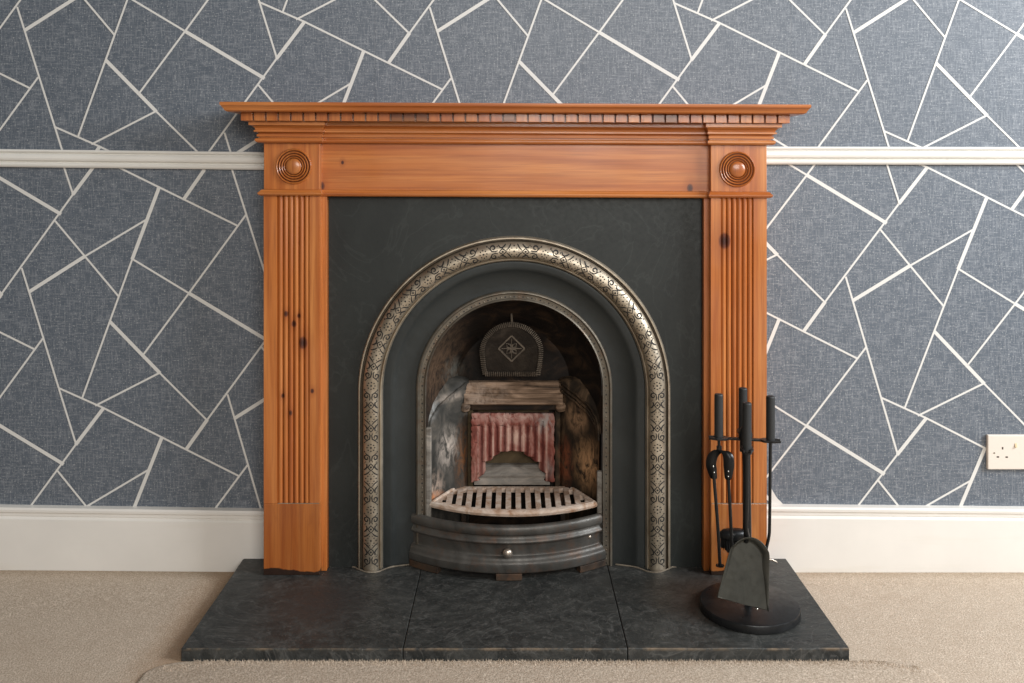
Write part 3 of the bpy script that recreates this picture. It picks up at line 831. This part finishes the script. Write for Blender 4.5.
xs.append(tipx-.001)
for i in range(0, len(xs)-1):
    a, b = xs[i], xs[i+1]; solid_ = (i % 2 == 0)
    fa = [(a+(b-a)*q/4, gfront(a+(b-a)*q/4)) for q in range(5)]
    ba = [(a+(b-a)*q/4, gback(a+(b-a)*q/4)) for q in range(5)]
    if solid_: slab(fa + ba[::-1], GZ-T, GZ)
    else:
        u, b1, f1, w2 = slots[i//2]
        slab(fa + [(b, f1), (a, f1)], GZ-T, GZ)
        slab([(a, b1), (b, b1)] + ba[::-1], GZ-T, GZ)
# rounded front lip
N = 40
xs2 = [-tipx + 2*tipx*i/N for i in range(N+1)]
tube(bm, [V(gc+x, gfront(x)-.004, GZ-.005) for x in xs2], .0078, 8)
bmesh.ops.remove_doubles(bm, verts=bm.verts, dist=.00005)
obj('slotted_plate', bm, M['grate'], gr, smooth=True, angle=35)
bm = bmesh.new()
tube(bm, [V(gc-bhx-.004, backd+.005, GZ+.001), V(gc-tipx+.004, tipd-.004, GZ)], .0042, 8)
obj('raised_edge', bm, M['grate'], gr, smooth=True)
bm = bmesh.new()
tube(bm, [V(gc+bhx+.004, backd+.005, GZ+.001), V(gc+tipx-.004, tipd-.004, GZ)], .0042, 8)
obj('raised_edge', bm, M['grate'], gr, smooth=True)
for sg in (-1, 1):
    bm = bmesh.new(); box(bm, gc+sg*.13-.006, gc+sg*.13+.006, -.075, -.063, .031, GZ-T)
    obj('leg', bm, M['fender_foot'], gr)

# ================================================================== FENDER (ash pan cover)
fc = -.0115; fh = .2470; fd0 = .0300; fs = .0860
Rf = (fh*fh+fs*fs)/(2*fs); fcen = fd0+fs-Rf; amax = math.asin(fh/Rf)
fe = thing('ashpan_cover', 'curved grey cast iron ashpan cover with round knob, standing in front of the grate', 'ashpan cover', (fc, -.09, HT))
def fpt(a, o, z): return V(fc + (Rf+o)*math.sin(a), fcen + (Rf+o)*math.cos(a), z)
fp = [(-.020, .0430), (-.004, .0430), (-.0005, .0450), (.0010, .0480), (.0010, .0635), (-.0015, .0655), (-.0030, .0680), (-.0035, .0730), (-.0050, .0790), (-.0085, .0835), (-.0120, .0850), (-.0130, .0870),
      (-.0125, .0920), (-.0125, .1150), (-.0120, .1160), (-.0080, .1180), (-.0060, .1215), (-.0060, .1240), (-.0085, .1275), (-.0110, .1310), (-.0125, .1340), (-.0125, .1380), (-.0080, .1410), (-.0065, .1440),
      (-.0055, .1530), (-.0065, .1600), (-.0095, .1655), (-.0140, .1675), (-.0190, .1665), (-.0205, .1620), (-.0205, .0430)]
fp = [(o, z if z < .06 else .06+(z-.06)*.905) for o, z in fp]
bm = bmesh.new(); n = 64
R = loft(bm, [[fpt(-amax+2*amax*i/n, o, z) for o, z in fp[:-1]] for i in range(n+1)], close_u=True); cap(bm, R[0]); cap(bm, R[-1])
obj('curved_front', bm, M['fender'], fe, smooth=True, angle=45)
for (p0, p1) in ((411.5, 437), (496, 522), (581, 603.5)):
    bm = bmesh.new()
    a0, a1 = [math.asin(max(-1, min(1, (X(p, .10)-fc)/Rf))) for p in (p0, p1)]
    if p0 < 420: a0 = -amax
    if p1 > 600: a1 = amax
    R = loft(bm, [[fpt(a0+(a1-a0)*i/8, o, z) for o, z in ((-.018, HT+.0006), (.0005, HT+.0006), (.0008, .0440), (-.018, .0440))] for i in range(9)], close_u=True); cap(bm, R[0]); cap(bm, R[-1])
    obj('foot', bm, M['fender_foot'], fe, bevel=.001)
bm = bmesh.new(); kz = .0960; kx = X(507.6, .11)
kd = fcen + Rf*1.0 - .013
lathe(bm, [(.0060, -.004), (.0050, .004), (.0055, .008), (.0100, .011), (.0122, .0155), (.0112, .0205), (.0070, .0240), (.0010, .0250)], V(kx, kd, kz), 'y', 24)
obj('knob', bm, M['knob'], fe, smooth=True)['label'] = 'bright worn round knob'
bm = bmesh.new()
for (px, py) in ((592.3, 538.5),):
    aa = math.asin((X(px, .05)-fc)/Rf); p = fpt(aa, -.0125, Z(py, .055)); lathe(bm, [(.004, -.002), (.004, .0015), (.0025, .003), (.0005, .0035)], p, 'y', 12)
obj('rivet_head', bm, M['knob'], fe, smooth=True)

# ================================================================== COMPANION SET
PLACE = False; HT = .0402
scx, scd = .5296, .2950
st = thing('tool_stand', 'black round based fireside tool stand on the right end of the slate hearth', 'tool stand', (scx, -scd, HT))
bm = bmesh.new()
lathe(bm, [(.1060, HT+.0006), (.1090, HT+.002), (.1090, HT+.0155), (.1075, HT+.0185), (.1050, HT+.0190), (.0140, HT+.0195), (.0130, HT+.024), (.002, HT+.025)], (scx, -scd, 0), 'z', 72)
obj('base', bm, M['tool'], st, smooth=True, angle=30)
TZ = .4225; px0 = X(746.3, .295)
bm = bmesh.new(); tube(bm, [V(scx-.003, scd, HT+.018), V(px0, scd, TZ+.01)], .0088, 16); obj('pole', bm, M['tool'], st, smooth=True)
bm = bmesh.new(); lathe(bm, [(.0085, TZ-.030), (.0125, TZ-.027), (.0125, TZ-.004), (.0150, TZ+.004), (.0150, TZ+.012), (.0120, TZ+.022), (.0065, TZ+.028), (.001, TZ+.030)], (px0-.002, -scd, 0), 'z', 24)
obj('collar', bm, M['tool'], st, smooth=True, angle=50)
# four flat arms with an open fork for each tool
Hnd = {'left': (X(718.7, .286), .286), 'right': (X(770.5, .306), .306), 'back': (X(743, .232), .232), 'front': (X(747.0, .368), .368)}
for kx_, (hx_, hdp) in Hnd.items():
    bm = bmesh.new(); c = Vector((px0, -scd, TZ)); e = Vector((hx_, -hdp, TZ)); u = (e-c).normalized(); sd = Vector((-u.y, u.x, 0))
    L = (e-c).length
    poly = [(.0, -.006), (L-.022, -.0050), (L-.014, -.0125), (L+.004, -.0140), (L+.022, -.0075), (L+.021, -.0055), (L+.002, -.0062), (L-.006, 0), (L+.002, .0062), (L+.021, .0055), (L+.022, .0075), (L+.004, .0140), (L-.014, .0125), (L-.022, .0050), (0, .006)]
    a = [bm.verts.new(c + u*p + sd*q + Vector((0, 0, -.0028))) for p, q in poly]; b = [bm.verts.new(v.co + Vector((0, 0, .0050))) for v in a]
    bm.faces.new(a); bm.faces.new(b)
    for i in range(len(a)): bm.faces.new((a[i], a[(i+1) % len(a)], b[(i+1) % len(a)], b[i]))
    obj('hook_arm', bm, M['tool'], st, bevel=.0006)
def grip(parent, x, d, z0, z1, r=.0097):
    bm = bmesh.new(); prof = [(r*.6, z0-.001), (r*.95, z0)]
    n = 26
    for i in range(n):
        z = z0+.002+(z1-z0-.005)*i/n; hh = (z1-z0-.005)/n
        prof += [(r, z), (r, z+hh*.6), (r*.955, z+hh*.7), (r*.955, z+hh*.95)]
    prof += [(r, z1-.003), (r*.9, z1-.0006), (r*.4, z1)]
    lathe(bm, prof, (x, -d, 0), 'z', 20); return obj('handle', bm, M['grip'], parent, smooth=True, angle=35)
# ---- poker
x, d = Hnd['right']
pk = thing('poker', 'black poker with a hooked tip hanging on the right arm of the tool stand', 'poker', (x, -d, TZ))
grip(pk, x, d, TZ-.001, TZ+.0990)
bm = bmesh.new()
def pz(a, b, dd=0): return V(X(a, .306+dd), .306+dd, ZT(b, .306+dd))
pts = [V(x, d, TZ+.004), pz(770.4, 450), pz(770.0, 490), pz(769.6, 525), pz(769.0, 536), pz(766.6, 547), pz(766.0, 552)]
tube(bm, smooth_pts(pts, 4), .0036, 10); obj('rod', bm, M['tool'], pk, smooth=True)
bm = bmesh.new()
pts = [pz(766.0, 551.5), pz(765.8, 556), pz(767.5, 559), pz(772.5, 560), pz(777.5, 562.5)]
tube(bm, smooth_pts(pts, 4), [.0036]*9+[.0033, .0030, .0028, .0025, .0022, .0018, .0014, .0010], 10); obj('hooked_tip', bm, M['knob'], pk, smooth=True)['label'] = 'bright worn hooked tip'
# ---- brush
x, d = Hnd['back']
br = thing('hearth_brush', 'black hearth brush hanging on the back arm of the stand, bristles behind the pole', 'brush', (x, -d, TZ))
grip(br, x, d, TZ+.002, TZ+.0995)
bm = bmesh.new(); tube(bm, [V(x, d, TZ+.004), V(x+.003, d, .33), V(x+.003, d-.002, .192)], .0034, 10); obj('rod', bm, M['tool'], br, smooth=True)
bm = bmesh.new(); c = V(X(734, .23), d-.002, ZT(534, .23))
rings = []
for t, r1, r2 in ((.012, .010, .006), (.010, .026, .012), (.004, .033, .016), (-.006, .034, .017), (-.010, .032, .016)):
    rings.append([c + Vector((r1*math.cos(a), r2*math.sin(a), t)) for a in [2*PI*k/20 for k in range(20)]])
R = loft(bm, rings, close_u=True); cap(bm, R[0]); cap(bm, R[-1]); obj('brush_head', bm, M['tool'], br, smooth=True, angle=50)
bm = bmesh.new()
for i in range(420):
    a = random.random()*2*PI; q = math.sqrt(random.random()); px_, py_ = .031*q*math.cos(a), .014*q*math.sin(a)
    b0 = c + Vector((px_, py_, -.009)); L = .040 - .018*max(0, -px_/.031)
    e = b0 + Vector((px_*.15+.006+random.uniform(-.002, .002), py_*.3+random.uniform(-.002, .002), -L*random.uniform(.85, 1.05)))
    tube(bm, [b0, e], [.0011, .0007], 4)
bo = obj('bristles', bm, M['bristle'], br); bo['kind'] = 'stuff'
# ---- tongs
x, d = Hnd['left']
tg = thing('fire_tongs', 'black spring band tongs hanging on the left arm of the tool stand', 'tongs', (x, -d, TZ))
grip(tg, x, d, TZ+.000, TZ+.0985)
bm = bmesh.new(); tube(bm, [V(x, d, TZ+.004), V(x+.001, d, TZ-.022)], .0034, 10); tube(bm, [V(x+.001, d, TZ-.018), V(x+.001, d, TZ-.026)], .0060, 10)
obj('rod', bm, M['tool'], tg, smooth=True)
bm = bmesh.new(); kk = K(.286)
P = [(714, 479, .272), (712.2, 471, .270), (711.2, 463, .270), (712.8, 456, .273), (716.5, 451.8, .279), (721, 450.2, .288), (725.3, 451.5, .298), (728.0, 456.5, .304), (728.8, 463, .306), (728.6, 471, .306), (728.0, 480, .306)]
cl = smooth_pts([V(X(a, c), c, ZT(b, c)) for a, b, c in P], 5)
n = len(cl); A_, B_ = [], []
for i, p in enumerate(cl):
    t = i/(n-1); wd = Vector((.90, -.43, 0)) if t < .5 else Vector((.93, -.36, 0))
    ww = .0118 if .14 < t < .84 else .0118*(.40+.60*math.sqrt(max(0, min(t/.14, (1-t)/.16))))
    A_.append(p-wd*ww); B_.append(p+wd*ww)
loft(bm, [A_, B_])
obj('spring_band', bm, M['tool'], tg, smooth=True, angle=180).modifiers.new('thickness', 'SOLIDIFY').thickness = .0016
for nm_, ld, pl in (('tong_leg', .279, [(713.4, 468), (714.5, 484), (716.2, 505), (718.4, 535), (720.0, 566)]), ('tong_leg', .303, [(728.4, 474), (728.8, 486), (730.2, 510), (731.5, 540), (733, 566)])):
    bm = bmesh.new(); tube(bm, smooth_pts([V(X(a, ld), ld, ZT(b, ld)) for a, b in pl], 4), .0037, 10)
    lastp = V(X(pl[-1][0], ld), ld, ZT(pl[-1][1], ld))
    lathe(bm, [(.0037, -.002), (.0095, 0), (.0095, .002), (.003, .003)], lastp, 'z', 14)
    lg = obj(nm_, bm, M['tool'], tg, smooth=True)
for (a, b, rd) in ((713.3, 466.5, .283), (714.0, 472.5, .283), (728.4, 471.5, .307), (728.2, 476.5, .307)):
    bm = bmesh.new(); lathe(bm, [(.0018, -.004), (.0018, .0), (.0010, .0009), (.0002, .0011)], V(X(a, rd), rd, ZT(b, rd)), 'y', 10)
    obj('rivet', bm, M['rivet'], tg, smooth=True)['label'] = 'small bright rivet'
# ---- shovel
x, d = Hnd['front']
sh = thing('ash_shovel', 'black ash shovel with wide pan hanging at the front of the tool stand', 'shovel', (x, -d, TZ))
grip(sh, x, d, TZ-.0060, TZ+.1000, .0098)
bm = bmesh.new(); lathe(bm, [(.004, TZ-.011), (.0105, TZ-.010), (.0110, TZ-.006), (.0085, TZ-.0045)], (x, -d, 0), 'z', 18); obj('ferrule', bm, M['tool'], sh, smooth=True)
# pan: outline from image pixels, leaned and turned along the line of sight
ks = K(.368)
ol = [(717.0, 597.5), (722.0, 575), (728.3, 548), (731.2, 541), (736.5, 536), (744, 533), (752, 534), (759, 538.5), (764.5, 546), (767.2, 554), (767.8, 575), (768.2, 611)]
def panpt(px, py, out=0.0, inset=0.0):
    cx_, cy_ = 744, 572
    px = px + (cx_-px)*inset; py = py + (cy_-py)*inset
    dd = .345
    for _ in range(3): dd = .345 + (px-742)*.00055 + (ZT(py, dd)-.14)*-.22
    x_ = X(px, dd); z_ = ZT(py, dd)
    return V(x_, dd + out, z_)
bm = bmesh.new(); tube(bm, [V(x, d, TZ-.004), V(x, d-.002, .32), V(x-.001, d-.006, .250), panpt(746, 534, .012), panpt(745.5, 541, .004)], .0050, 12); obj('rod', bm, M['tool'], sh, smooth=True)
bm = bmesh.new()
ols = []
op = [Vector((a, b, 0)) for a, b in ol]; sm_ = smooth_pts(op, 4)
N = len(sm_)
def wallh(i):
    t = i/(N-1); return .026*min(1, max(.08, min(t, 1-t)/.30))
def ins_(i):
    t = i/(N-1); return min(1, min(t, 1-t)/.12)
rim_ = [panpt(p.x, p.y, wallh(i), -.01) for i, p in enumerate(sm_)]
bot = [panpt(p.x, p.y, .0015, .015+.17*ins_(i)) for i, p in enumerate(sm_)]
inn = [panpt(p.x, p.y, .0, .04+.19*ins_(i)) for i, p in enumerate(sm_)]
R = loft(bm, [rim_, bot, inn]); 
ctr = [panpt(p.x, p.y, .0, .5) for p in sm_]
for i, (p, q) in enumerate(zip(ctr, inn)):  # keep the mouth edge straight
    pass
cc = bm.verts.new(panpt(744, 590, 0))
for i in range(N-1): bm.faces.new((R[2][i], R[2][i+1], cc))
mouth = bm.verts.new(panpt(742.6, 604.3, 0))
bm.faces.new((R[2][0], cc, mouth)); bm.faces.new((mouth, cc, R[2][-1])); bm.faces.new((R[1][0], R[2][0], mouth)); bm.faces.new((R[1][-1], mouth, R[2][-1]))
po = obj('pan', bm, M['pan'], sh, smooth=True, angle=14); md = po.modifiers.new('thickness', 'SOLIDIFY'); md.thickness = .0014; md.offset = 0
bm = bmesh.new(); lathe(bm, [(.0022, -.003), (.0022, .0015), (.0012, .0025), (.0003, .0027)], panpt(757, 609, .0), 'y', 12)
obj('rivet', bm, M['rivet'], sh, smooth=True)['label'] = 'small bright rivet at the mouth of the pan'

# ================================================================== SOCKET
sk = thing('wall_socket', 'cream double wall socket with switch on the blue wallpaper above the right skirting', 'socket', (X(1019), 0, Z(453)))
kd_ = K(.011)
sx0, sx1 = (988.0-512)*kd_, (988.0-512)*kd_+.146; sz0, sz1 = EYE-(469.8-151)*kd_, EYE-(435.3-151)*kd_
bm = bmesh.new(); box(bm, sx0, sx1, .0002, .0105, sz0, sz1); obj('face_plate', bm, M['socket'], sk, bevel=.0022)
for ox in (0, .0820):
    for (a, b, w_, h_) in ((1002.7, 448.4, .0038, .0062), (998.0, 457.1, .0062, .0036), (1006.8, 457.3, .0062, .0036)):
        bm = bmesh.new(); cx_, cz_ = (a-512)*kd_+ox, EYE-(b-151)*kd_
        box(bm, cx_-w_/2, cx_+w_/2, .0100, .0108, cz_-h_/2, cz_+h_/2); obj('pin_hole', bm, M['hole'], sk)
for (a, b) in ((994.4, 453.2),):
    bm = bmesh.new(); lathe(bm, [(.0022, .0095), (.0022, .0110), (.0010, .0114)], V((a-512)*kd_, 0, EYE-(b-151)*kd_), 'y', 12); obj('fixing_screw', bm, M['mortar'], sk, smooth=True)
for ox in (0, .030):
    bm = bmesh.new(); cx_, cz_ = (1015.8-512)*kd_+ox, EYE-(445.3-151)*kd_
    w_, h_ = .0052, .0105
    vs = box(bm, cx_-w_/2, cx_+w_/2, .0100, .0145, cz_-h_/2, cz_+h_/2)
    for v in vs:
        if v.co.z > cz_ and v.co.y < -.012: v.co.y = -.0112
    obj('rocker_switch', bm, M['socket_switch'], sk, bevel=.0006)

# ================================================================== RUG
rx0, rx1, ry0, ry1 = -.735, .848, -.462, -1.5; rr = .085
pts = []
for (cx_, cy_, a0) in ((rx1-rr, ry0-rr, 0), (rx0+rr, ry0-rr, 90)):
    for i in range(13):
        a = math.radians(a0 + 90*i/12); pts.append((cx_+rr*math.cos(a), cy_+rr*.6*math.sin(a)+rr*.4))
for (cx_, cy_, a0) in ((rx0+rr, ry1+rr, 180), (rx1-rr, ry1+rr, 270)):
    for i in range(13):
        a = math.radians(a0 + 90*i/12); pts.append((cx_+rr*math.cos(a), cy_+rr*math.sin(a)))
bm = bmesh.new()
cx_, cy_ = (rx0+rx1)/2, (ry0+ry1)/2
rings = []
for inset, z in ((.0, .0138), (-.0015, .0150), (.0015, .0175), (.0055, .0188)):
    rings.append([(x-(inset if x > cx_ else -inset), y-(inset if y > cy_ else -inset), z) for x, y in pts])
R = loft(bm, rings, close_u=True); cap(bm, R[-1]); cap(bm, R[0])
rug = tag(obj('rug', bm, M['rug'], loc=(cx_, cy_, 0), smooth=True, angle=60), 'beige pile rug with rounded corners laid in front of the slate hearth', 'rug')
# tufts of pile along the rug's back edge, against the stone
bm = bmesh.new()
for i in range(5200):
    x = random.uniform(rx0+.03, rx1-.03); y = ry0-.001-abs(random.gauss(0, .012)); hgt = random.uniform(.0025, .0065)
    if x < rx0+rr or x > rx1-rr: y -= .010+ .02*max(0, (rx0+rr-x)/rr if x < 0 else (x-rx1+rr)/rr)
    lean = Vector((random.uniform(-.0025, .0025), random.uniform(-.002, .0032), hgt)); b0 = Vector((x, y, .0168)); w_ = random.uniform(.0006, .0012)
    a = random.random()*PI; wv = Vector((math.cos(a)*w_, math.sin(a)*w_, 0)); wv2 = Vector((-math.sin(a)*w_, math.cos(a)*w_, 0))
    v = [bm.verts.new(b0+wv), bm.verts.new(b0-wv*.5+wv2), bm.verts.new(b0-wv*.5-wv2), bm.verts.new(b0+lean)]
    bm.faces.new((v[0], v[1], v[3])); bm.faces.new((v[1], v[2], v[3])); bm.faces.new((v[2], v[0], v[3]))
tf = obj('pile_tufts', bm, M['rug'], rug); tf['kind'] = 'stuff'

# ================================================================== LIGHT
w = bpy.data.worlds.new('World'); bpy.context.scene.world = w; w.use_nodes = True
bg = w.node_tree.nodes['Background']; bg.inputs[0].default_value = (1, .97, .93, 1); bg.inputs[1].default_value = .13
def area(name, loc, target, sx, sy, power, col):
    l = bpy.data.lights.new(name, 'AREA'); l.shape = 'RECTANGLE'; l.size = sx; l.size_y = sy; l.energy = power; l.color = col
    o = bpy.data.objects.new(name, l); C.objects.link(o); o.location = loc
    o.rotation_euler = (Vector(target)-Vector(loc)).to_track_quat('-Z', 'Y').to_euler(); return o
area('window_light_right', (3.3, -1.45, 2.05), (0, 0, .9), 1.5, 1.3, 165, (.92, .96, 1))
area('fill_light_behind', (.9, -4.4, 2.1), (.1, 0, .5), 2.2, 1.6, 116, (1, .965, .92))  # added fill lamp behind the camera, balances the light from the right

# ================================================================== CAMERA
cam = bpy.data.cameras.new('camera'); co = bpy.data.objects.new('camera', cam); C.objects.link(co)
co.location = (0, -DIST, CAMZ); co.rotation_euler = (PI/2, 0, 0)
cam.sensor_width = 36; cam.lens = 36*F/1024; cam.shift_y = -(341.5-172)/1024; cam.clip_start = .05
sc = bpy.context.scene; sc.camera = co
sc.view_settings.view_transform = 'Standard'; sc.view_settings.look = 'None'
sc.view_settings.gamma = 1; sc.view_settings.use_curve_mapping = False; sc.view_settings.exposure = 0
